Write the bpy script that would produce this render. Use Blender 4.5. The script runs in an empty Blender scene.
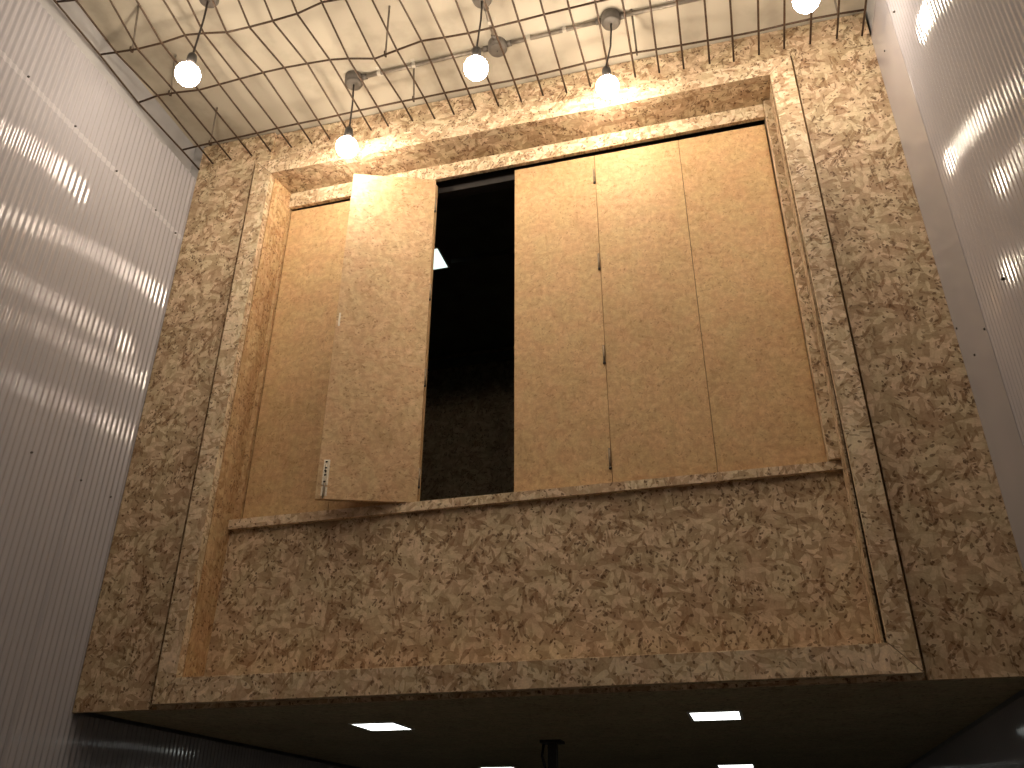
import bpy, bmesh, math, random
from mathutils import Vector, Matrix

random.seed(7)
sc = bpy.context.scene
col = sc.collection
Z0 = 2.03                      # height of the hatch frame's lower edge above the floor

# ------------------------------------------------------------------ camera
cam_d = bpy.data.cameras.new('camera')
cam = bpy.data.objects.new('camera', cam_d)
col.objects.link(cam)
cam_d.sensor_fit = 'HORIZONTAL'
cam_d.sensor_width = 36.0
cam_d.lens = 36.0 * 860.0 / 1024.0
cam_d.clip_start = 0.02
rx = (0.965587, 0.260057, 0.003431)      # camera right
ry = (-0.121364, 0.462209, -0.878427)    # camera down
rz = (-0.230027, 0.847781, 0.477865)     # camera forward
M = Matrix(((rx[0], -ry[0], -rz[0], 1.95489),
            (rx[1], -ry[1], -rz[1], -2.61836),
            (rx[2], -ry[2], -rz[2], -0.42874 + Z0),
            (0, 0, 0, 1)))
cam.matrix_world = M
sc.camera = cam

# ------------------------------------------------------------------ world + exposure
w = bpy.data.worlds.new('world')
sc.world = w
w.use_nodes = True
w.node_tree.nodes['Background'].inputs[0].default_value = (0.5, 0.55, 0.6, 1)
w.node_tree.nodes['Background'].inputs[1].default_value = 0.01
sc.view_settings.view_transform = 'Standard'
sc.view_settings.look = 'None'
sc.view_settings.gamma = 1.0
sc.view_settings.use_curve_mapping = False
sc.view_settings.exposure = 0.43
BULB_COLOUR = (1.0, 0.845, 0.665)
BULB_STRENGTH = 92.0
PANEL_STRENGTH = 4.0

# ------------------------------------------------------------------ mesh builder
class MB:
    """collects faces with metric uv coordinates; z is measured from the hatch frame's lower edge"""
    def __init__(self):
        self.v = []; self.f = []; self.uv = []; self.sm = []; self.mi = []
    def face(self, pts, uvs=None, smooth=False, mi=0):
        i = len(self.v)
        self.v += [tuple(p) for p in pts]
        self.f.append(tuple(range(i, i + len(pts))))
        if uvs is None:
            uvs = [(p[0], p[2]) for p in pts]
        self.uv.append(uvs); self.sm.append(smooth); self.mi.append(mi)
    def hexa(self, c, rot=False, off=None):
        """c: 8 corners, 0-3 front (low-left, low-right, top-right, top-left), 4-7 the same behind"""
        c = [Vector(p) for p in c]
        if off is None:
            off = (random.uniform(0, 40), random.uniform(0, 40))
        for q in ((0, 1, 2, 3), (5, 4, 7, 6), (4, 0, 3, 7), (1, 5, 6, 2), (3, 2, 6, 7), (4, 5, 1, 0)):
            p = [c[k] for k in q]
            n = (p[2] - p[0]).cross(p[3] - p[1])
            a = max(range(3), key=lambda k: abs(n[k]))
            ij = {0: (1, 2), 1: (0, 2), 2: (0, 1)}[a]
            uv = [(v[ij[0]] + off[0] + a * 3.3, v[ij[1]] + off[1]) for v in p]
            if rot:
                uv = [(b, t) for t, b in uv]
            self.face(p, uv)
        return self
    def box(self, x0, x1, y0, y1, z0, z1, rot=False, off=None):
        return self.hexa([(x0, y0, z0), (x1, y0, z0), (x1, y0, z1), (x0, y0, z1),
                          (x0, y1, z0), (x1, y1, z0), (x1, y1, z1), (x0, y1, z1)], rot, off)
    def tube(self, pts, r, n=10, caps=True):
        pts = [Vector(p) for p in pts]
        rr = r if isinstance(r, (list, tuple)) else [r] * len(pts)
        rings = []
        ref = None
        for i, p in enumerate(pts):
            d = (pts[min(i + 1, len(pts) - 1)] - pts[max(i - 1, 0)]).normalized()
            if ref is None:
                ref = Vector((0, 0, 1)) if abs(d.z) < 0.9 else Vector((0, 1, 0))
            a = d.cross(ref).normalized(); b = a.cross(d).normalized()
            ref = b
            rings.append([p + a * (math.cos(2 * math.pi * k / n) * rr[i]) + b * (math.sin(2 * math.pi * k / n) * rr[i]) for k in range(n)])
        L = 0.0
        for i in range(len(pts) - 1):
            L2 = L + (pts[i + 1] - pts[i]).length
            for k in range(n):
                k2 = (k + 1) % n
                self.face([rings[i][k], rings[i][k2], rings[i + 1][k2], rings[i + 1][k]],
                          [(k / n * .1, L), ((k + 1) / n * .1, L), ((k + 1) / n * .1, L2), (k / n * .1, L2)], True)
            L = L2
        if caps:
            self.face(rings[0][::-1]); self.face(rings[-1])
        return self
    def lathe(self, c, prof, n=24, axis=(0, 0, 1)):
        """prof: list of (radius, height along axis)"""
        c = Vector(c); ax = Vector(axis).normalized()
        t = Vector((1, 0, 0)) if abs(ax.x) < 0.9 else Vector((0, 1, 0))
        a = ax.cross(t).normalized(); b = ax.cross(a).normalized()
        rings = [[c + ax * h + (a * math.cos(2 * math.pi * k / n) + b * math.sin(2 * math.pi * k / n)) * max(r, 1e-5) for k in range(n)] for r, h in prof]
        for i in range(len(prof) - 1):
            for k in range(n):
                k2 = (k + 1) % n
                self.face([rings[i][k], rings[i][k2], rings[i + 1][k2], rings[i + 1][k]], None, True)
        return self
    def build(self, name, mat, parent=None, bevel=0.0):
        me = bpy.data.meshes.new(name)
        o0 = parent_base.get(parent.name, Vector((0, 0, 0))) if parent else Vector((0, 0, 0))
        me.from_pydata([(p[0] - o0.x, p[1] - o0.y, p[2] + Z0 - o0.z) for p in self.v], [], self.f)
        uvl = me.uv_layers.new(name='uv')
        k = 0
        for fi, uvs in enumerate(self.uv):
            for uv in uvs:
                uvl.data[k].uv = uv; k += 1
        for p, s, mi in zip(me.polygons, self.sm, self.mi):
            p.use_smooth = s; p.material_index = mi
        bm = bmesh.new(); bm.from_mesh(me)
        bmesh.ops.remove_doubles(bm, verts=bm.verts, dist=1e-5)
        bmesh.ops.recalc_face_normals(bm, faces=bm.faces)
        bm.to_mesh(me); bm.free()
        for m in (mat if isinstance(mat, (list, tuple)) else [mat]):
            me.materials.append(m)
        o = bpy.data.objects.new(name, me)
        col.objects.link(o)
        if parent:
            o.parent = parent
            parent_base[o.name] = o0
        else:
            parent_base[o.name] = Vector((0, 0, 0))
        if bevel:
            b = o.modifiers.new('bevel', 'BEVEL'); b.width = bevel; b.segments = 2; b.limit_method = 'ANGLE'
        return o

parent_base = {}
def tag(o, label=None, cat=None, group=None, kind=None):
    if label: o['label'] = label
    if cat: o['category'] = cat
    if group: o['group'] = group
    if kind: o['kind'] = kind
    return o
def thing(name, loc, label, cat, group=None):
    o = bpy.data.objects.new(name, None)
    o.empty_display_size = 0.05
    o.location = (loc[0], loc[1], loc[2] + Z0)
    col.objects.link(o)
    parent_base[o.name] = Vector(o.location)
    return tag(o, label, cat, group)
def struct(mb, name, mat, label, cat, bevel=0.0):
    return tag(mb.build(name, mat, None, bevel), label, cat, None, 'structure')
def copy_tree(o, dx, parent=None):
    c = o.copy(); col.objects.link(c)
    if parent: c.parent = parent
    else: c.location = Vector(o.location) + Vector(dx)
    for ch in o.children:
        copy_tree(ch, dx, c)
    return c

# ------------------------------------------------------------------ materials
def nodes(name):
    m = bpy.data.materials.new(name); m.use_nodes = True
    nt = m.node_tree
    return m, nt, nt.nodes['Principled BSDF']
def plain(name, c, rough=0.5, metal=0.0, var=0.12, scale=30.0, bump=0.0, spec=0.5):
    m, nt, p = nodes(name)
    tc = nt.nodes.new('ShaderNodeTexCoord')
    n = nt.nodes.new('ShaderNodeTexNoise'); n.inputs['Scale'].default_value = scale; n.inputs['Detail'].default_value = 4
    nt.links.new(tc.outputs['Object'], n.inputs['Vector'])
    r = nt.nodes.new('ShaderNodeValToRGB')
    r.color_ramp.elements[0].position = .3; r.color_ramp.elements[1].position = .7
    r.color_ramp.elements[0].color = tuple(x * (1 - var) for x in c) + (1,)
    r.color_ramp.elements[1].color = tuple(min(1, x * (1 + var)) for x in c) + (1,)
    nt.links.new(n.outputs['Fac'], r.inputs['Fac']); nt.links.new(r.outputs['Color'], p.inputs['Base Color'])
    p.inputs['Roughness'].default_value = rough; p.inputs['Metallic'].default_value = metal
    p.inputs['Specular IOR Level'].default_value = spec
    if bump:
        b = nt.nodes.new('ShaderNodeBump'); b.inputs['Strength'].default_value = bump; b.inputs['Distance'].default_value = .002
        nt.links.new(n.outputs['Fac'], b.inputs['Height']); nt.links.new(b.outputs['Normal'], p.inputs['Normal'])
    return m
def emit(name, c, s):
    m, nt, p = nodes(name)
    p.inputs['Base Color'].default_value = c + (1,)
    p.inputs['Emission Color'].default_value = c + (1,)
    p.inputs['Emission Strength'].default_value = s
    return m

def osb(name, light, mid, brown, dark, flake=1.0, contrast=1.0, dark_amount=0.10, aniso=3.6, angles=None, rough=0.62, tint_scale=2.2):
    """oriented strand board: overlapping layers of long thin flakes in every direction"""
    m, nt, p = nodes(name)
    N = nt.nodes.new; L = nt.links.new
    def math_(op, a, b=None, clamp=False):
        n = N('ShaderNodeMath'); n.operation = op; n.use_clamp = clamp
        for i, x in enumerate((a, b)):
            if x is None: continue
            if isinstance(x, (int, float)): n.inputs[i].default_value = x
            else: L(x, n.inputs[i])
        return n.outputs[0]
    def mix(f, a, b, mode='MIX'):
        n = N('ShaderNodeMix'); n.data_type = 'RGBA'; n.blend_type = mode
        for i, x in ((0, f), (6, a), (7, b)):
            if isinstance(x, (int, float)): n.inputs[i].default_value = x
            elif isinstance(x, tuple): n.inputs[i].default_value = x if len(x) == 4 else x + (1,)
            else: L(x, n.inputs[i])
        return n.outputs[2]
    uv = N('ShaderNodeUVMap'); uv.uv_map = 'uv'
    # gentle warp so flakes are not ruler-straight
    nz = N('ShaderNodeTexNoise'); nz.noise_dimensions = '2D'; nz.inputs['Scale'].default_value = 24 / flake; nz.inputs['Detail'].default_value = 3
    L(uv.outputs[0], nz.inputs['Vector'])
    sub = N('ShaderNodeVectorMath'); sub.operation = 'SUBTRACT'; L(nz.outputs['Color'], sub.inputs[0]); sub.inputs[1].default_value = (.5, .5, .5)
    scl = N('ShaderNodeVectorMath'); scl.operation = 'SCALE'; L(sub.outputs[0], scl.inputs[0]); scl.inputs['Scale'].default_value = 0.010 * flake
    add = N('ShaderNodeVectorMath'); add.operation = 'ADD'; L(uv.outputs[0], add.inputs[0]); L(scl.outputs[0], add.inputs[1])
    def layer(angle, length, width, shift):
        a = N('ShaderNodeMapping'); a.inputs['Rotation'].default_value = (0, 0, math.radians(angle)); a.inputs['Location'].default_value = (shift, shift * 1.7, 0)
        L(add.outputs[0], a.inputs['Vector'])
        b = N('ShaderNodeMapping'); b.inputs['Scale'].default_value = (1 / length, 1 / width, 1)
        L(a.outputs[0], b.inputs['Vector'])
        v = N('ShaderNodeTexVoronoi'); v.voronoi_dimensions = '2D'; v.inputs['Scale'].default_value = 1; v.inputs['Randomness'].default_value = 1
        L(b.outputs[0], v.inputs['Vector'])
        s = N('ShaderNodeSeparateColor'); L(v.outputs['Color'], s.inputs[0])
        return s.outputs[0], s.outputs[1], v.outputs['Distance'], b.outputs[0]
    def ramp(f, cols):
        r = N('ShaderNodeValToRGB'); e = r.color_ramp.elements
        while len(e) < len(cols): e.new(0.5)
        for i, (pos, c) in enumerate(cols):
            e[i].position = pos; e[i].color = c + (1,)
        L(f, r.inputs['Fac']); return r.outputs[0]
    def lerp(a, b, t): return tuple(x + (y - x) * t for x, y in zip(a, b))
    k = contrast
    pal = [(0.0, lerp(mid, brown, 0.75 * k)), (0.18, lerp(mid, brown, .35 * k)), (0.45, mid), (0.75, lerp(mid, light, .6 * k)), (1.0, lerp(mid, light, k))]
    r0, g0, d0, _ = layer(17, .05 * flake, .022 * flake, 0)
    c = ramp(r0, pal)
    h = r0
    angs = angles or [75, 140, 28, 110, 165, 50, 95, 5]
    for i, an in enumerate(angs):
        ln = (.085, .06, .10, .05, .07, .08, .045, .055)[i % 8] * flake
        r, g, d, vec = layer(an, ln, ln / aniso, 3.1 * i + 1)
        mk = math_('LESS_THAN', g, 0.34)
        # fine grain along the flake
        gn = N('ShaderNodeTexNoise'); gn.noise_dimensions = '2D'; gn.inputs['Scale'].default_value = 5; gn.inputs['Detail'].default_value = 2
        L(vec, gn.inputs['Vector'])
        rr = math_('ADD', math_('MULTIPLY', r, 0.8), math_('MULTIPLY', gn.outputs['Fac'], 0.25), True)
        fc = ramp(rr, pal)
        # thin shaded rim where one flake lies over another
        rim = math_('MULTIPLY', math_('GREATER_THAN', d, 0.52), 0.22 * k)
        fc = mix(rim, fc, brown)
        c = mix(mk, c, fc)
        hm = N('ShaderNodeMix'); hm.data_type = 'FLOAT'; L(mk, hm.inputs[0]); L(h, hm.inputs[2]); L(r, hm.inputs[3]); h = hm.outputs[0]
    # brown flakes, then a few dark bark slivers, thick in some patches and thin in others
    pn = N('ShaderNodeTexNoise'); pn.noise_dimensions = '2D'; pn.inputs['Scale'].default_value = 9; pn.inputs['Detail'].default_value = 3
    L(uv.outputs[0], pn.inputs['Vector'])
    pr = N('ShaderNodeMapRange'); pr.inputs[1].default_value = .36; pr.inputs[2].default_value = .66; pr.inputs[3].default_value = .25 * dark_amount; pr.inputs[4].default_value = 1.9 * dark_amount
    L(pn.outputs['Fac'], pr.inputs[0])
    # pale chips
    for an, ln, wd in ((33, .045, .018), (148, .06, .02), (98, .035, .016)):
        r, g, d, vec = layer(an, ln * flake, wd * flake, an * .53 + 9)
        mk = math_('MULTIPLY', math_('MULTIPLY', math_('LESS_THAN', g, .08), math_('LESS_THAN', d, .5)), .75 * k)
        c = mix(mk, c, light)
    for an, ln, wd, am, cc, op in ((22, .065, .018, 1.0, brown, .6), (128, .055, .013, 1.0, brown, .7), (80, .045, .011, .9, brown, .7),
                                   (40, .022, .0075, .55, dark, .6), (120, .017, .0080, .5, dark, .8), (85, .034, .0055, .40, dark, .55),
                                   (160, .015, .0085, .5, dark, .75), (60, .010, .007, .6, dark, .9)):
        r, g, d, vec = layer(an, ln * flake, wd * flake, an * .37)
        mk = math_('MULTIPLY', math_('LESS_THAN', g, math_('MULTIPLY', pr.outputs[0], am)), math_('LESS_THAN', d, math_('ADD', .25, math_('MULTIPLY', r, .35))))
        gn = N('ShaderNodeTexNoise'); gn.noise_dimensions = '2D'; gn.inputs['Scale'].default_value = 3; gn.inputs['Detail'].default_value = 3
        L(vec, gn.inputs['Vector'])
        mk = math_('MULTIPLY', mk, math_('MULTIPLY', math_('ADD', .35, math_('MULTIPLY', gn.outputs['Fac'], 1.1)), op * min(1, .45 + .55 * k), True))
        c = mix(mk, c, cc)
    # fibrous mottle and patches of pinker / greener chips
    for sc_, amt, cols in ((150, 4, [(.3, (.92, .91, .90)), (.7, (1.06, 1.06, 1.06))]), (48, 3, [(.3, (.90, .89, .88)), (.7, (1.08, 1.08, 1.08))]),
                           (11, 2, [(.35, (1.03, .985, .97)), (.65, (.98, 1.01, .96))])):
        nn = N('ShaderNodeTexNoise'); nn.noise_dimensions = '2D'; nn.inputs['Scale'].default_value = sc_; nn.inputs['Detail'].default_value = amt
        L(add.outputs[0], nn.inputs['Vector'])
        c = mix(1.0, c, ramp(nn.outputs['Fac'], cols), 'MULTIPLY')
    # slow drift of tone over the sheet
    n2 = N('ShaderNodeTexNoise'); n2.noise_dimensions = '2D'; n2.inputs['Scale'].default_value = tint_scale; n2.inputs['Detail'].default_value = 2
    L(uv.outputs[0], n2.inputs['Vector'])
    c = mix(1.0, c, ramp(n2.outputs['Fac'], [(.3, (.86, .84, .82)), (.7, (1.0, 1.0, 1.0))]), 'MULTIPLY')
    L(c, p.inputs['Base Color'])
    p.inputs['Roughness'].default_value = rough
    p.inputs['Specular IOR Level'].default_value = 0.3
    b = N('ShaderNodeBump'); b.inputs['Strength'].default_value = 0.25 * k; b.inputs['Distance'].default_value = .0012
    L(h, b.inputs['Height']); L(b.outputs[0], p.inputs['Normal'])
    return m

OSB_WALL = osb('osb_wall', (.71, .575, .41), (.49, .37, .245), (.25, .145, .075), (.11, .055, .025), 1.1, 1.0, .085, 3.0)
OSB_FRAME = osb('osb_frame', (.80, .67, .50), (.57, .44, .30), (.32, .20, .11), (.13, .07, .035), 1.05, 1.0, .08, 3.0)
OSB_LOFT_SHADED = osb('osb_loft_shaded', (.32, .26, .18), (.23, .17, .11), (.12, .07, .035), (.05, .03, .015), 1.1, .9, .06, 3.0)  # board colour darkened to paint in the dimness of the loft
OSB_JAMB = osb('osb_jamb', (.66, .48, .285), (.52, .345, .185), (.34, .19, .085), (.17, .085, .04), .9, .8, .10, 4.5, [88, 80, 95, 100, 70, 110, 85, 92])
OSB_DOOR = osb('osb_door', (.66, .465, .265), (.575, .385, .205), (.43, .26, .125), (.30, .175, .085), .8, .50, .028)
OSB_DOOR_BACK = osb('osb_door_back', (.66, .485, .30), (.56, .385, .225), (.42, .26, .135), (.26, .15, .075), .9, .62, .045)
OSB_CUT = plain('osb_cut_edge', (.40, .26, .13), .7, 0, .35, 120, .3)
DARK_WOOD = plain('dark_rail', (.018, .014, .012), .6, 0, .2, 40)  # near-black wood of the top rail

def ceiling_mat():
    m, nt, p = nodes('cream_plaster')
    N = nt.nodes.new; L = nt.links.new
    tc = N('ShaderNodeTexCoord')
    n = N('ShaderNodeTexNoise'); n.inputs['Scale'].default_value = 2.6; n.inputs['Detail'].default_value = 5; n.inputs['Roughness'].default_value = .6
    L(tc.outputs['Object'], n.inputs['Vector'])
    r = N('ShaderNodeValToRGB'); e = r.color_ramp.elements
    e[0].position = .30; e[0].color = (.30, .26, .20, 1); e[1].position = .52; e[1].color = (.47, .42, .335, 1)
    L(n.outputs['Fac'], r.inputs['Fac']); L(r.outputs[0], p.inputs['Base Color'])
    p.inputs['Roughness'].default_value = .85
    n3 = N('ShaderNodeTexNoise'); n3.inputs['Scale'].default_value = 60; L(tc.outputs['Object'], n3.inputs['Vector'])
    b = N('ShaderNodeBump'); b.inputs['Strength'].default_value = .15; b.inputs['Distance'].default_value = .002
    L(n3.outputs['Fac'], b.inputs['Height']); L(b.outputs[0], p.inputs['Normal'])
    return m
CEIL = ceiling_mat()
PLASTER = plain('grey_white_plaster', (.34, .335, .34), .8, 0, .15, 5, .1)
def poly_mat(name, c, band=None):
    m, nt, p = nodes(name)
    N = nt.nodes.new; L = nt.links.new
    tc = N('ShaderNodeTexCoord')
    n = N('ShaderNodeTexNoise'); n.inputs['Scale'].default_value = 3; n.inputs['Detail'].default_value = 4
    L(tc.outputs['Object'], n.inputs['Vector'])
    r = N('ShaderNodeValToRGB'); e = r.color_ramp.elements
    e[0].position = .3; e[0].color = tuple(x * .93 for x in c) + (1,); e[1].position = .7; e[1].color = tuple(c) + (1,)
    L(n.outputs['Fac'], r.inputs['Fac']); L(r.outputs[0], p.inputs['Base Color'])
    if band:
        # the pale batten behind the milky sheet shows through as a slightly lighter stripe
        sx = N('ShaderNodeSeparateXYZ'); L(tc.outputs['Object'], sx.inputs[0])
        cm = N('ShaderNodeMath'); cm.operation = 'COMPARE'; L(sx.outputs[2], cm.inputs[0]); cm.inputs[1].default_value = band; cm.inputs[2].default_value = .013
        mx = N('ShaderNodeMix'); mx.data_type = 'RGBA'; L(cm.outputs[0], mx.inputs[0]); L(r.outputs[0], mx.inputs[6]); mx.inputs[7].default_value = tuple(min(1, x * 1.16) for x in c) + (1,)
        L(mx.outputs[2], p.inputs['Base Color'])
    p.inputs['Roughness'].default_value = .08
    p.inputs['IOR'].default_value = 1.58
    return m
POLY = poly_mat('milky_polycarbonate', (.355, .34, .365))
POLY_LEFT = poly_mat('milky_polycarbonate_over_battens', (.34, .328, .35), 2.025 + Z0)
CONCRETE = plain('floor_concrete', (.28, .275, .255), .8, 0, .2, 6, .1)
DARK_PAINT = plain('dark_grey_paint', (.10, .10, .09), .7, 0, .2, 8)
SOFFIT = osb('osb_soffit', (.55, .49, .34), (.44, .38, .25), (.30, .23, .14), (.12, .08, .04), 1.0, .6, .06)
WIRE = plain('rusty_steel_wire', (.055, .030, .015), .55, .4, .4, 90)
ZINC = plain('galvanised_steel', (.22, .19, .155), .45, .5, .2, 50)
BOXGREY = plain('grey_junction_box', (.105, .09, .075), .55, .1, .2, 40)
CLIP = plain('pale_saddle_clip', (.46, .42, .35), .5, 0, .1, 40)
BLACKPL = plain('black_plastic', (.018, .016, .015), .45, 0, .2, 60)
CORD = plain('black_cord', (.03, .022, .018), .6, 0, .2, 60)
HINGE = plain('dull_steel', (.26, .20, .13), .5, .3, .3, 90)
BRIGHT = plain('bright_zinc', (.62, .56, .46), .35, .4, .15, 120)
SCREW = plain('dark_screw', (.06, .055, .05), .5, .6, .2, 90)
BULB = emit('glowing_glass', BULB_COLOUR, BULB_STRENGTH)
PANEL = emit('led_diffuser', (.95, 1.0, .93), PANEL_STRENGTH)
PANEL_DIM = emit('led_diffuser_upstairs', (.80, 1.0, .92), 1.0)
WHITE_TRIM = plain('white_trim', (.7, .7, .68), .5, 0, .05, 40)

# ------------------------------------------------------------------ room shell
XL, XR, YB, ZF, ZC = -0.325, 2.720, -4.6, -Z0, 2.602
YW = 0.036                                   # face of the front wall boards
struct(MB().box(XL - .1, XR + .1, YB - .1, 3.7, ZF - .1, ZF), 'floor', CONCRETE, 'grey concrete floor of the room', 'floor')
struct(MB().box(XL - .1, XR + .1, YB - .1, YW + .1, ZC, ZC + .1), 'ceiling', CEIL, 'cream stained plaster ceiling above the wire mesh', 'ceiling')
struct(MB().box(XL - .1, XR + .1, YB - .1, YB, ZF, ZC), 'wall_back', PLASTER, 'plain plaster wall behind the viewer', 'wall')

# front wall: a strand board sheet with the square hatch cut out of it
hx0, hx1, hz0, hz1 = 0.060, 2.345, 0.060, 2.335
mb = MB(); o_ = (11.0, 5.0)
zb, zt = -0.013, 2.592
# the left sheet lies further forward and stops short of the frame; a narrow joint shows beside the frame on both sides
mb.box(XL, -.0215, .020, .038, zb, 2.402, off=o_)
mb.box(XL, hx0, .020, .038, 2.402, zt, off=o_)
mb.box(2.4125, XR, YW, YW + .018, zb, 2.432, off=o_)
mb.box(hx1, XR, YW, YW + .018, 2.432, zt, off=o_)
mb.box(hx1, 2.4045, YW, YW + .018, zb, 2.432, off=o_)
mb.box(-.003, hx1, YW, YW + .018, zb, hz0, off=o_)
mb.box(hx0, hx1, YW, YW + .018, hz1, zt, off=o_)
k0 = len(mb.f)
for (x0, x1) in ((-.06, .058), (2.347, 2.46)):
    mb.box(x0, x1, .060, .066, zb + .004, zt)
for k in range(k0, len(mb.f)): mb.mi[k] = 1
wall_front = struct(mb, 'wall_front', [OSB_WALL, OSB_CUT], 'strand board wall around the shuttered hatch', 'wall')
# overhang underside
struct(MB().box(XL, XR, YW + .018, 3.6, 0.0, 0.045), 'ceiling_lower', SOFFIT, 'dark strand board underside of the overhanging upper storey', 'ceiling')
struct(MB().box(XL - .1, XR + .1, 3.6, 3.7, ZF, 2.7), 'wall_far', DARK_PAINT, 'dark far wall below the overhang', 'wall')

# room behind the shutters
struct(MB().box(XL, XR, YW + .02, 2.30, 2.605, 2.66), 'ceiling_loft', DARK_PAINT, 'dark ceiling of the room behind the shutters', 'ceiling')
struct(MB().box(XL, XR, 2.245, 2.30, 0.045, 2.605), 'wall_loft', OSB_LOFT_SHADED, 'unlit strand board wall at the back of the room behind the shutters', 'wall')
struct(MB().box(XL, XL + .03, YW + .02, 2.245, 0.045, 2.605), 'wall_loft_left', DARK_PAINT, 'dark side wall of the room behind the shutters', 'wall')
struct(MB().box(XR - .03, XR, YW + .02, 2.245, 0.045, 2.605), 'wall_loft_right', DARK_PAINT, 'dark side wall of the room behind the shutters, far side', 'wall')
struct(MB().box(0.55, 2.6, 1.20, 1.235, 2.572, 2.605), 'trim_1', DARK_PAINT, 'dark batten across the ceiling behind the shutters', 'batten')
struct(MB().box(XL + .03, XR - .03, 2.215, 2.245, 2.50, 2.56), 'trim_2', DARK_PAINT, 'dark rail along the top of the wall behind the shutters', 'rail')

# side walls: masonry core + corrugated milky sheet
def corrugated(mb, x, y0, y1, z0, z1, sign, lam=.027, amp=.0026, seg=10):
    n = int(round((y1 - y0) / lam * seg))
    prev = None
    for i in range(n + 1):
        y = y0 + (y1 - y0) * i / n
        xx = x + sign * amp * math.cos(2 * math.pi * y / lam)
        cur = [(xx, y, z0), (xx, y, z1)]
        if prev:
            mb.face([prev[0], cur[0], cur[1], prev[1]], [(prev[0][1], z0), (y, z0), (y, z1), (prev[0][1], z1)], True)
        prev = cur
    return mb
def screws(parent, x, ys, z, sign, r=.0040):
    for y, zz in ys:
        s = MB().lathe((x, y, zz), [(0, .004), (r * .7, .0035), (r, .001), (r, -.004)], 12, (sign, 0, 0)).build('screw', SCREW, parent)

wl = struct(MB().box(XL - .12, XL - .050, YB, 3.6, ZF, ZC).box(XL - .05, XL - .0005, .021, .06, 2.20, ZC), 'wall_left', PLASTER, 'left wall clad in milky corrugated plastic sheet', 'wall')
mb = corrugated(MB(), XL - .0025, YB, -.205, ZF, 2.366, 1)
corrugated(mb, XL - .0025, YW - .018, 3.6, ZF, -.0145, 1)
mb.build('corrugated_sheet', POLY_LEFT, wl)
mb = corrugated(MB(), XL + .0005, -.225, YW - .018, ZF, 2.380, 1)
mb.build('corrugated_sheet', POLY_LEFT, wl)
screws(wl, XL + .004, [(-.944 - .25 * k, 2.035) for k in range(4, 0, -1)] + [(-.944, 2.037), (-.696, 2.034), (-.448, 2.025), (-.188, 2.030), (-.037, 2.020), (-.71, .762), (-.457, .758), (-.212, .753), (-.046, .751)], 0, 1)
MB().box(XL - .049, XL - .007, YB, YW, 2.005, 2.045).build('batten', PLASTER, wl)

wr = struct(MB().box(XR + .012, XR + .1, YB, 3.6, ZF, ZC), 'wall_right', PLASTER, 'right wall clad in milky corrugated plastic sheet', 'wall')
mb = corrugated(MB(), XR + .0035, YB, -.250, ZF, 2.44, -1, .025)
corrugated(mb, XR + .0035, YW - .001, 3.6, ZF, -.0145, -1, .025)
mb.build('corrugated_sheet', POLY, wr)
MB().box(XR - .0005, XR + .003, -.2515, YW - .001, ZF, 2.44).build('flat_sheet', POLY, wr)
screws(wr, XR - .0005, [(-.082, 2.231), (-.237, .899), (-.088, .897), (.007, 1.05)], 0, -1)
screws(wr, XR - .001, [(-.479, .908), (-.30, 2.182)], 0, -1)

# ------------------------------------------------------------------ square frame and lining of the hatch (one piece of joinery)
frame = thing('hatch_frame', (1.2, 0, 0), 'large square strand board frame with mitred boards around the shuttered hatch', 'frame')
IL0, IL1 = .075, .090      # inner left edge at bottom / top
IR0, IR1 = 2.325, 2.311
IB, IT = .083, 2.313
def board(c4, y0=0.0, y1=YW - .001, rot=False, name='frame_board', mat=OSB_FRAME):
    a = [(x, y0, z) for x, z in c4] + [(x, y1, z) for x, z in c4]
    return MB().hexa(a, rot).build(name, mat, frame, .0012)
g = .0008
board([(0 + g, 0), (2.4 - g, 0), (IR0 - g, IB), (IL0 + g, IB)])
board([(IL1 + g, IT), (IR1 - g, IT), (2.4 - g, 2.4), (0 + g, 2.4)])
board([(0, 0 + g), (IL0, IB + g), (IL1, IT - g), (0, 2.4 - g)], rot=True)
board([(IR0, IB + g), (2.4, 0 + g), (2.4, 2.4 - g), (IR1, IT - g)], y1=.020, rot=True)
# lining boards of the recess
YD = .155
def lin(c, name, mat, rot=False):
    return MB().hexa(c, rot).build(name, mat, frame)
t = .018
y0 = YW + .0005
# left jamb (slightly out of plumb)
fl0, fl1, bl0, bl1 = IL0, IL1 + .005, .076, .113
lin([(fl0 - t, .002 + YW, IB - .02), (fl0, .0 + YW, IB - .02), (fl1, YW, IT + .02), (fl1 - t, YW, IT + .02),
     (bl0 - t, .30, IB - .02), (bl0, .30 - .14, IB - .02), (bl1, .30 - .14, IT + .02), (bl1 - t, .30, IT + .02)], 'jamb_board', OSB_JAMB)
# right jamb, its front edge standing off the frame by a dark shadow gap lower down
lin([(2.315, .050, IB - .02), (2.322, .050, IB - .02), (2.318, YW + .001, IT + .02), (2.311, YW, IT + .02),
     (2.314, .30, IB - .02), (2.322, .30, IB - .02), (2.318, .30, IT + .02), (2.309, .30, IT + .02)], 'jamb_board', OSB_WALL)
# head lining
lin([(.06, YW, IT), (2.335, YW, IT), (2.335, YW, IT + t), (.06, YW, IT + t),
     (.06, .30, IT - .004), (2.335, .30, IT - .004), (2.335, .30, IT + t), (.06, .30, IT + t)], 'head_board', OSB_WALL)
# bottom ledge
lin([(.06, YW, IB - t), (2.34, YW, IB - t), (2.34, YW, IB), (.06, YW, IB), (.06, .18, IB - t), (2.34, .18, IB - t), (2.34, .18, IB), (.06, .18, IB)], 'ledge_board', OSB_JAMB)
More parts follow.
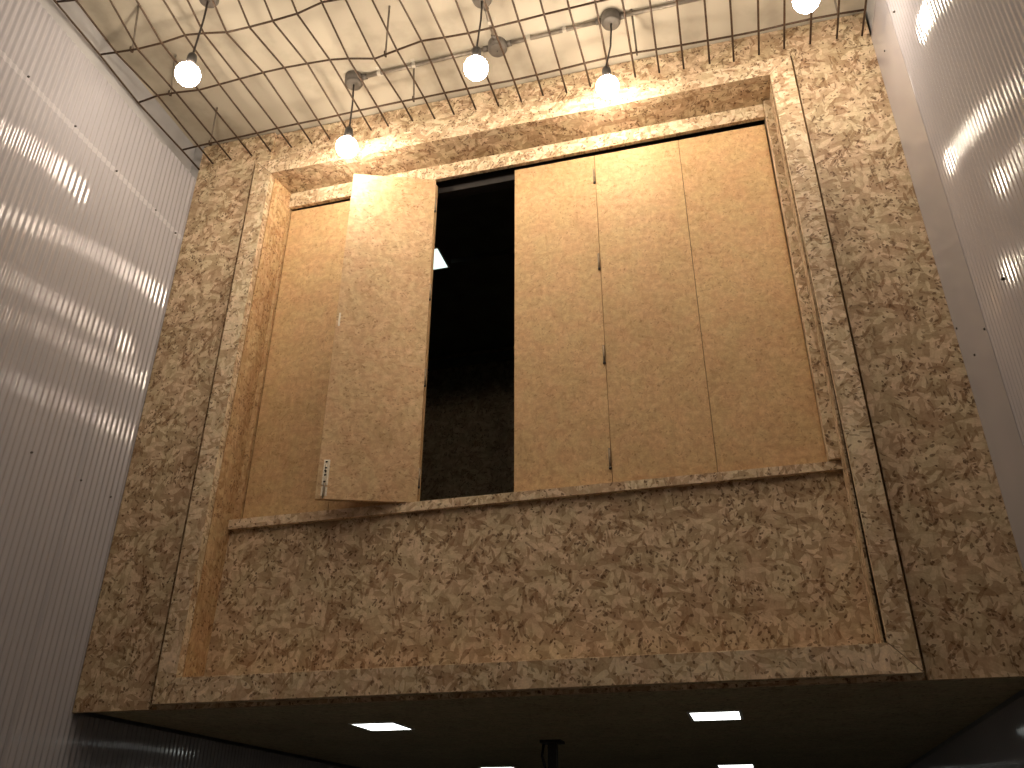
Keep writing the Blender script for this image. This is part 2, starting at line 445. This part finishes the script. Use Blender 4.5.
# fascia over the shutters, hanging in front of their top edge
lin([(.1145, .150, 2.226), (2.2815, .150, 2.240), (2.2815, .150, IT - .003), (.1145, .150, IT - .003),
     (.1145, .168, 2.226), (2.2815, .168, 2.240), (2.2815, .168, IT - .003), (.1145, .168, IT - .003)], 'fascia_board', OSB_FRAME)
# stops beside the outer shutters
lin([(.05, .158, .69), (.114, .158, .69), (.1150, .158, 2.24), (.05, .158, 2.24), (.05, .30, .69), (.114, .30, .69), (.1150, .30, 2.24), (.05, .30, 2.24)], 'stop_batten', OSB_JAMB)
lin([(2.276, .122, .692), (2.3135, .122, .692), (2.310, .122, 2.300), (2.2825, .122, 2.300),
     (2.276, .30, .692), (2.3135, .30, .692), (2.310, .30, 2.300), (2.2825, .30, 2.300)], 'stop_batten', OSB_FRAME)
# sill
lin([(.074, .136, .648), (2.3145, .136, .660), (2.3145, .136, .690), (.074, .136, .686),
     (.074, .30, .648), (2.3145, .30, .660), (2.3145, .30, .690), (.074, .30, .686)], 'sill_board', OSB_FRAME)
# solid panel under the sill
lin([(.0765, YD, IB + .0005), (2.3135, YD, IB + .0005), (2.3135, YD, .660), (.0765, YD, .648),
     (.0765, YD + .018, IB + .0005), (2.3135, YD + .018, IB + .0005), (2.3135, YD + .018, .660), (.0765, YD + .018, .648)], 'apron_panel', OSB_WALL)
# dark top rail seen through the open bay
lin([(.12, .215, 2.205), (2.28, .215, 2.205), (2.28, .215, 2.30), (.12, .215, 2.30), (.12, .26, 2.205), (2.28, .26, 2.205), (2.28, .26, 2.30), (.12, .26, 2.30)], 'top_rail', DARK_WOOD)

# ------------------------------------------------------------------ shutters
YS = .172; TH = .018
ZS0, ZS1 = .693, 2.219
HZ = (.796, 1.222, 1.655, 2.103)
def hinge(parent, x, y, z, sgn=-1):
    h = MB().tube([(x, y - .002, z - .036), (x, y - .002, z + .036)], .0042, 10)
    h.box(x - .0045, x + .0005, y - .0012, y - .0002, z - .034, z + .034)
    hg = h.build('hinge', HINGE, parent)
    MB().tube([(x, y - .002, z - .043), (x, y - .002, z - .036)], .0052, 10).build('pin_cap', SCREW, hg)
def shutter(x0, x1, label, hinged=False, mat=OSB_DOOR):
    t_ = thing('shutter_panel', ((x0 + x1) / 2, YS, ZS0), label, 'shutter', 'strand board shutters of the hatch')
    MB().box(x0, x1, YS, YS + TH, ZS0, ZS1).build('board', mat, t_, .0012)
    if hinged:
        for z in HZ: hinge(t_, x1 - .0042, YS - .0025, z)
    return t_
shutter(.1185, .4795, 'closed shutter panel at the left end, half covered by the open shutter')
shutter(.4815, .8420, 'closed shutter panel behind the folded-back open shutter')
shutter(1.2065, 1.5618, 'closed tan shutter panel just right of the dark opening', True)
shutter(1.5632, 1.9210, 'closed tan shutter panel, middle one of three right of the dark opening')
shutter(1.9226, 2.2755, 'closed tan shutter panel at the right end beside the frame')
# the open leaf, folded back over its neighbour
hinge_p = Vector((.8465, .150, 0)); free_p = Vector((.503, .018, 0))
d = (free_p - hinge_p).normalized(); nrm = Vector((-d.y, d.x, 0))
if nrm.y < 0: nrm = -nrm          # pointing back towards the wall
wd = (free_p - hinge_p).length
op = thing('shutter_panel', (hinge_p.x, hinge_p.y, ZS0), 'open shutter leaf folded outward with a bolt on its lower left edge', 'shutter', 'strand board shutters of the hatch')
def leaf(a, b, z0, z1, n0, n1):   # a, b along the leaf from the hinge, n0..n1 through its thickness
    pa, pb = hinge_p + d * a, hinge_p + d * b
    q = [pb + nrm * n0, pa + nrm * n0, pa + nrm * n1, pb + nrm * n1]
    return [(q[0].x, q[0].y, z0), (q[1].x, q[1].y, z0), (q[1].x, q[1].y, z1), (q[0].x, q[0].y, z1),
            (q[3].x, q[3].y, z0), (q[2].x, q[2].y, z0), (q[2].x, q[2].y, z1), (q[3].x, q[3].y, z1)]
MB().hexa(leaf(0, wd, .688, 2.228, 0, TH), True).build('board', OSB_DOOR_BACK, op, .0012)
for z in (.790, 1.215, 1.622, 2.090):
    h = MB().hexa(leaf(-.0015, 0, z - .036, z + .036, .001, .016))
    e_ = hinge_p + d * -.003 + nrm * .004
    h.tube([(e_.x, e_.y, z - .036), (e_.x, e_.y, z + .036)], .0040, 10)
    hg = h.build('hinge', HINGE, op)
    MB().tube([(e_.x, e_.y, z - .043), (e_.x, e_.y, z - .036)], .0050, 10).build('pin_cap', SCREW, hg)
# barrel bolt near the free edge: two plates, rod and knob
bc = wd - .030
bolt = MB().hexa(leaf(bc - .011, bc + .011, .742, .842, -.002, 0)).hexa(leaf(bc - .011, bc + .011, .700, .735, -.002, 0)).build('barrel_bolt', BRIGHT, op)
p_ = hinge_p + d * bc - nrm * .0065
MB().tube([(p_.x, p_.y, .690), (p_.x, p_.y, .836)], .0042, 10).build('bolt_rod', BRIGHT, bolt)
for z in (.752, .778, .806, .830):
    MB().lathe((p_.x, p_.y - .002, z), [(0, .0045), (.003, .004), (.0045, .001), (.0045, -.002)], 10, tuple(-nrm)).build('bolt_keeper', SCREW, bolt)
k_ = hinge_p + d * bc - nrm * .007
MB().tube([k_ + Vector((0, 0, .790)), k_ - nrm * .016 + Vector((0, 0, .790))], [.003, .0045], 10).build('bolt_knob', SCREW, bolt)
sp = hinge_p + d * (wd - .014)
MB().hexa(leaf(wd - .017, wd - .010, 1.425, 1.487, -.0022, 0)).build('catch_plate', BRIGHT, op)

# ------------------------------------------------------------------ wire mesh under the ceiling
ROWS_Y = [-.118, -.400, -.665, -.930]
R1 = [(-0.322,2.441),(-0.236,2.446),(-0.140,2.447),(-0.033,2.448),(0.067,2.449),(0.171,2.453),(0.275,2.454),(0.370,2.452),(0.471,2.454),(0.574,2.456),(0.658,2.456),(0.774,2.456),(0.876,2.453),(0.971,2.453),(1.073,2.450),(1.176,2.447),(1.280,2.444),(1.380,2.445),(1.481,2.449),(1.585,2.455),(1.677,2.458),(1.780,2.456),(1.881,2.448),(1.982,2.442),(2.087,2.437),(2.183,2.433),(2.284,2.431),(2.383,2.435),(2.484,2.436),(2.585,2.433),(2.681,2.426)]
R2 = [(-0.361,2.470),(-0.265,2.487),(-0.171,2.478),(-0.056,2.462),(0.044,2.468),(0.141,2.474),(0.252,2.480),(0.352,2.480),(0.459,2.473),(0.563,2.465),(0.649,2.446),(0.767,2.410),(0.864,2.432),(0.969,2.453),(1.067,2.443),(1.168,2.436),(1.272,2.438),(1.376,2.441),(1.478,2.446),(1.578,2.448),(1.681,2.450)]
R3 = [(-0.353,2.472),(-0.271,2.461),(-0.166,2.449),(-0.054,2.450),(0.051,2.464),(0.141,2.446),(0.248,2.418),(0.350,2.417),(0.451,2.420),(0.555,2.428),(0.656,2.460)]
R4 = [(-0.344,2.464),(-0.247,2.445)]
X2 = {21: 1.783, 22: 1.885, 23: 1.985, 24: 2.088, 25: 2.182, 26: 2.287, 27: 2.384, 28: 2.484, 29: 2.584, 30: 2.693}
X3 = {11: .755, 12: .853, 13: .951, 14: 1.053, 15: 1.163, 16: 1.268, 17: 1.374, 18: 1.480, 19: 1.585, 20: 1.690}
NW = 31
grid = []
for ri, row in enumerate((R1, R2, R3, R4)):
    g_ = []
    for i in range(NW):
        if i < len(row): x, z = row[i]
        else:
            x = -.318 + .1003 * i; z = 2.450
            x = {1: X2, 2: X3}.get(ri, {}).get(i, x)
        g_.append((min(x, 2.708), ROWS_Y[ri], z))
    grid.append(g_)
for k in range(4, 16):
    yy = -.93 - .268 * (k - 3)
    grid.append([(-.318 + .1003 * i + .004 * math.sin(i + k), yy, 2.448 + .014 * math.sin(i * .9 + k * 1.3)) for i in range(NW)])
mesh = thing('wire_mesh_panel', (1.2, -2.0, 2.45), 'buckled rusty wire mesh hung flat below the cream ceiling', 'wire mesh')
WR = .0043
ENDS_Z = 2.456
for i in range(NW):
    x1, y1, z1 = grid[0][i]
    x2, y2, z2 = grid[1][i]
    dx = (x1 - x2) * .35
    pts = [(x1 + dx * .5, .004 + random.uniform(-.012, .006), z1 + (z1 - z2) * .15)] + [grid[r][i] for r in range(len(grid))]
    MB().tube(pts, WR, 8).build('long_wire', WIRE, mesh)
for r in range(len(grid)):
    MB().tube([(p[0], p[1], p[2] + .0055) for p in grid[r]], WR, 8).build('cross_wire', WIRE, mesh)

# hangers holding the mesh
def hanger(mx, my, mz, cx, cy, label):
    h = thing('mesh_hanger', (mx, my, mz), label, 'hanger', 'rods hanging the wire mesh from the ceiling')
    MB().tube([(cx, cy, ZC), (mx, my, mz + .035), (mx, my, mz + .006)], .0042, 8).build('rod', ZINC, h)
    MB().tube([(mx, my - .009, mz + .012), (mx, my - .007, mz - .004), (mx, my + .001, mz - .008), (mx, my + .008, mz - .003), (mx, my + .006, mz + .016), (mx, my, mz + .03)], .0034, 8).build('hook', WIRE, h)
hanger(-.199, -.665, 2.456, -.137, -.753, 'thin hanger rod farthest from the hatch, above the left cladding')
hanger(-.206, -.400, 2.484, -.136, -.498, 'thin hanger rod half hidden behind the leftmost glowing bulb')
hanger(-.178, -.118, 2.449, -.129, -.183, 'thin hanger rod at the left corner beside the board wall')
hanger(.812, -.400, 2.424, .852, -.486, 'thin hanger rod second row from the wall, between the left bulbs')
hanger(.825, -.118, 2.457, .845, -.189, 'thin hanger rod crossing the conduit at the pale clip')
hanger(1.802, -.118, 2.456, 1.803, -.217, 'thin hanger rod just right of the third round ceiling box')
hanger(2.585, -.118, 2.435, 2.570, -.20, 'thin hanger rod in the right corner by the cladding')

# ------------------------------------------------------------------ pendant bulbs
def pendant(bx, by, ux, uy, uz, label, visible=True):
    p = thing('pendant_light', (bx, by, ZC), label, 'pendant light', 'bare bulbs on cords')
    MB().lathe((bx, by, ZC), [(.001, -.047), (.010, -.047), (.028, -.0465), (.0355, -.045), (.0365, -.042), (.0375, -.040), (.0375, -.034), (.0405, -.033), (.0405, 0)], 28).build('ceiling_box', BOXGREY, p)
    mid = ((bx * .6 + ux * .4) + .004, by * .6 + uy * .4, 2.45)
    MB().tube([(bx, by, ZC - .046), (bx * .85 + ux * .15 + .002, by * .85 + uy * .15, 2.51), mid, (ux, uy, uz + .118), (ux, uy, uz + .10)], .0040, 8).build('cord', CORD, p)
    MB().lathe((ux, uy, uz), [(.004, .112), (.010, .110), (.0165, .102), (.0185, .088), (.0185, .060), (.0165, .052), (.012, .052)], 20).build('lamp_holder', BLACKPL, p)
    prof = [(.013, .058), (.0145, .050), (.020, .042), (.030, .034), (.0385, .026)]
    for a in range(28, -91, -12):
        prof.append((.0465 * math.cos(math.radians(a)), .0465 * math.sin(math.radians(a))))
    prof.append((0.0, -.0465))
    MB().lathe((ux, uy, uz), prof, 20).build('bulb', BULB, p)
    return p
pendant(.561, -.182, .549, -.150, 2.219, 'glowing bare bulb above the left end of the hatch')
pendant(.176, -.727, .150, -.705, 2.172, 'glowing bare bulb nearest the left cladding')
pendant(1.234, -.443, 1.215, -.432, 2.194, 'glowing bare bulb hanging in the middle of the ceiling')
pendant(1.715, -.205, 1.677, -.152, 2.260, 'glowing bare bulb close to the wall above the right shutters')
pendant(2.425, -.430, 2.421, -.417, 2.200, 'glowing bare bulb cut off by the photo top near the right cladding')

# extra lamps added unseen to brighten the lower wall, above and behind the viewpoint
pendant(.62, -1.55, .62, -1.55, 2.190, 'added unseen bare bulb farther back from the hatch on the left side')
pendant(1.80, -1.50, 1.80, -1.50, 2.205, 'added unseen bare bulb farther back from the hatch on the right side')
pendant(1.15, -2.45, 1.15, -2.45, 2.195, 'added unseen bare bulb above and behind the viewpoint')

# round box without a lamp, and the conduit that joins the boxes
jb = thing('junction_box', (1.226, -.192, ZC), 'round grey ceiling box without a bulb, on the conduit', 'junction box')
MB().lathe((1.226, -.192, ZC), [(.001, -.044), (.030, -.044), (.0355, -.042), (.0365, -.039), (.0365, -.034), (.0405, -.033), (.0405, 0)], 28).build('box_body', BOXGREY, jb)
MB().lathe((1.226, -.192, ZC), [(.001, -.0475), (.0025, -.0475), (.0025, -.044)], 10).build('lid_screw', SCREW, jb)
def conduit(pts, label, clips, name='conduit'):
    c = thing(name, pts[0], label, 'conduit', 'grey conduit along the ceiling')
    MB().tube(pts, .0085, 12).build('pipe', ZINC, c)
    for e0, e1 in ((pts[0], pts[1]), (pts[-1], pts[-2])):
        v = (Vector(e1) - Vector(e0)).normalized()
        MB().tube([Vector(e0), Vector(e0) + v * .022], .0125, 12).build('coupling', BOXGREY, c)
    for f in clips:
        a, b = Vector(pts[0]), Vector(pts[-1]); m = a + (b - a) * f; v = (b - a).normalized(); n = Vector((-v.y, v.x, 0))
        k = MB()
        prof = [(-.026, .012), (-.0125, .011), (-.0105, -.001), (-.006, -.0098), (.006, -.0098), (.0105, -.001), (.0125, .011), (.026, .012)]
        for (a0, h0), (a1, h1) in zip(prof[:-1], prof[1:]):
            q = [m + n * a0 + v * -.008 + Vector((0, 0, h0)), m + n * a1 + v * -.008 + Vector((0, 0, h1)), m + n * a1 + v * .008 + Vector((0, 0, h1)), m + n * a0 + v * .008 + Vector((0, 0, h0))]
            k.face(q); k.face([p + Vector((0, 0, .0015)) for p in q[::-1]])
        k.build('saddle_clip', CLIP, c)
zc_ = ZC - .014
conduit([(.600, -.184, zc_), (.9, -.187, zc_), (1.186, -.191, zc_)], 'grey conduit run between the first round box and the one without a bulb', (.14, .42))
conduit([(1.266, -.192, zc_), (1.5, -.197, zc_), (1.675, -.203, zc_)], 'grey conduit run between the bulbless box and the third round box', (.24, .62))
conduit([(1.755, -.205, zc_), (2.1, -.207, zc_), (2.70, -.212, zc_)], 'grey conduit run from the third round box to the right cladding', (.5, .9))
conduit([(1.233, -.403, zc_), (1.229, -.30, zc_), (1.226, -.232, zc_)], 'short grey conduit linking the middle bulb box to the bulbless box', (.5,))

# ------------------------------------------------------------------ led panels below the overhang and one upstairs
def led(x, y, z, sx, sy, label, mat, group='square led panels below the overhang'):
    l = thing('led_panel', (x, y, z), label, 'ceiling light', group)
    MB().box(x - sx / 2, x + sx / 2, y - sy / 2, y + sy / 2, z - .0028, z - .0004).build('diffuser', mat, l)
    f = MB()
    b = .010
    f.box(x - sx / 2 - b, x + sx / 2 + b, y - sy / 2 - b, y - sy / 2, z - .0038, z - .0002)
    f.box(x - sx / 2 - b, x + sx / 2 + b, y + sy / 2, y + sy / 2 + b, z - .0038, z - .0002)
    f.box(x - sx / 2 - b, x - sx / 2, y - sy / 2, y + sy / 2, z - .0038, z - .0002)
    f.box(x + sx / 2, x + sx / 2 + b, y - sy / 2, y + sy / 2, z - .0038, z - .0002)
    f.build('trim_ring', WHITE_TRIM, l)
led(.535, .706, 0, .168, .200, 'lit led panel under the overhang, front left', PANEL)
led(1.808, .704, 0, .166, .205, 'lit led panel under the overhang, front right', PANEL)
led(.46, 2.66, 0, .186, .200, 'lit led panel deep under the overhang at left, cut by the photo bottom', PANEL)
led(1.797, 2.80, 0, .186, .200, 'lit led panel deep under the overhang at right, cut by the photo bottom', PANEL)
led(.420, 1.176, 2.605, .170, .185, 'small lit led panel seen through the dark shutter opening', PANEL_DIM, 'led panels upstairs')

# black bracket hanging under the overhang
br = thing('ceiling_bracket', (1.068, 1.34, 0), 'black bracket fixed under the overhang between the led panels', 'bracket')
MB().box(1.022, 1.115, 1.30, 1.39, -.012, -.0003).build('base_plate', BLACKPL, br)
MB().box(1.050, 1.090, 1.33, 1.36, -.17, -.012).build('stem', BLACKPL, br)
MB().tube([(1.03, 1.345, -.012), (1.022, 1.345, -.06), (1.04, 1.345, -.13), (1.05, 1.345, -.17)], .006, 8).build('cable', BLACKPL, br)
MB().box(1.03, 1.112, 1.31, 1.38, -.26, -.17).build('head', BLACKPL, br)
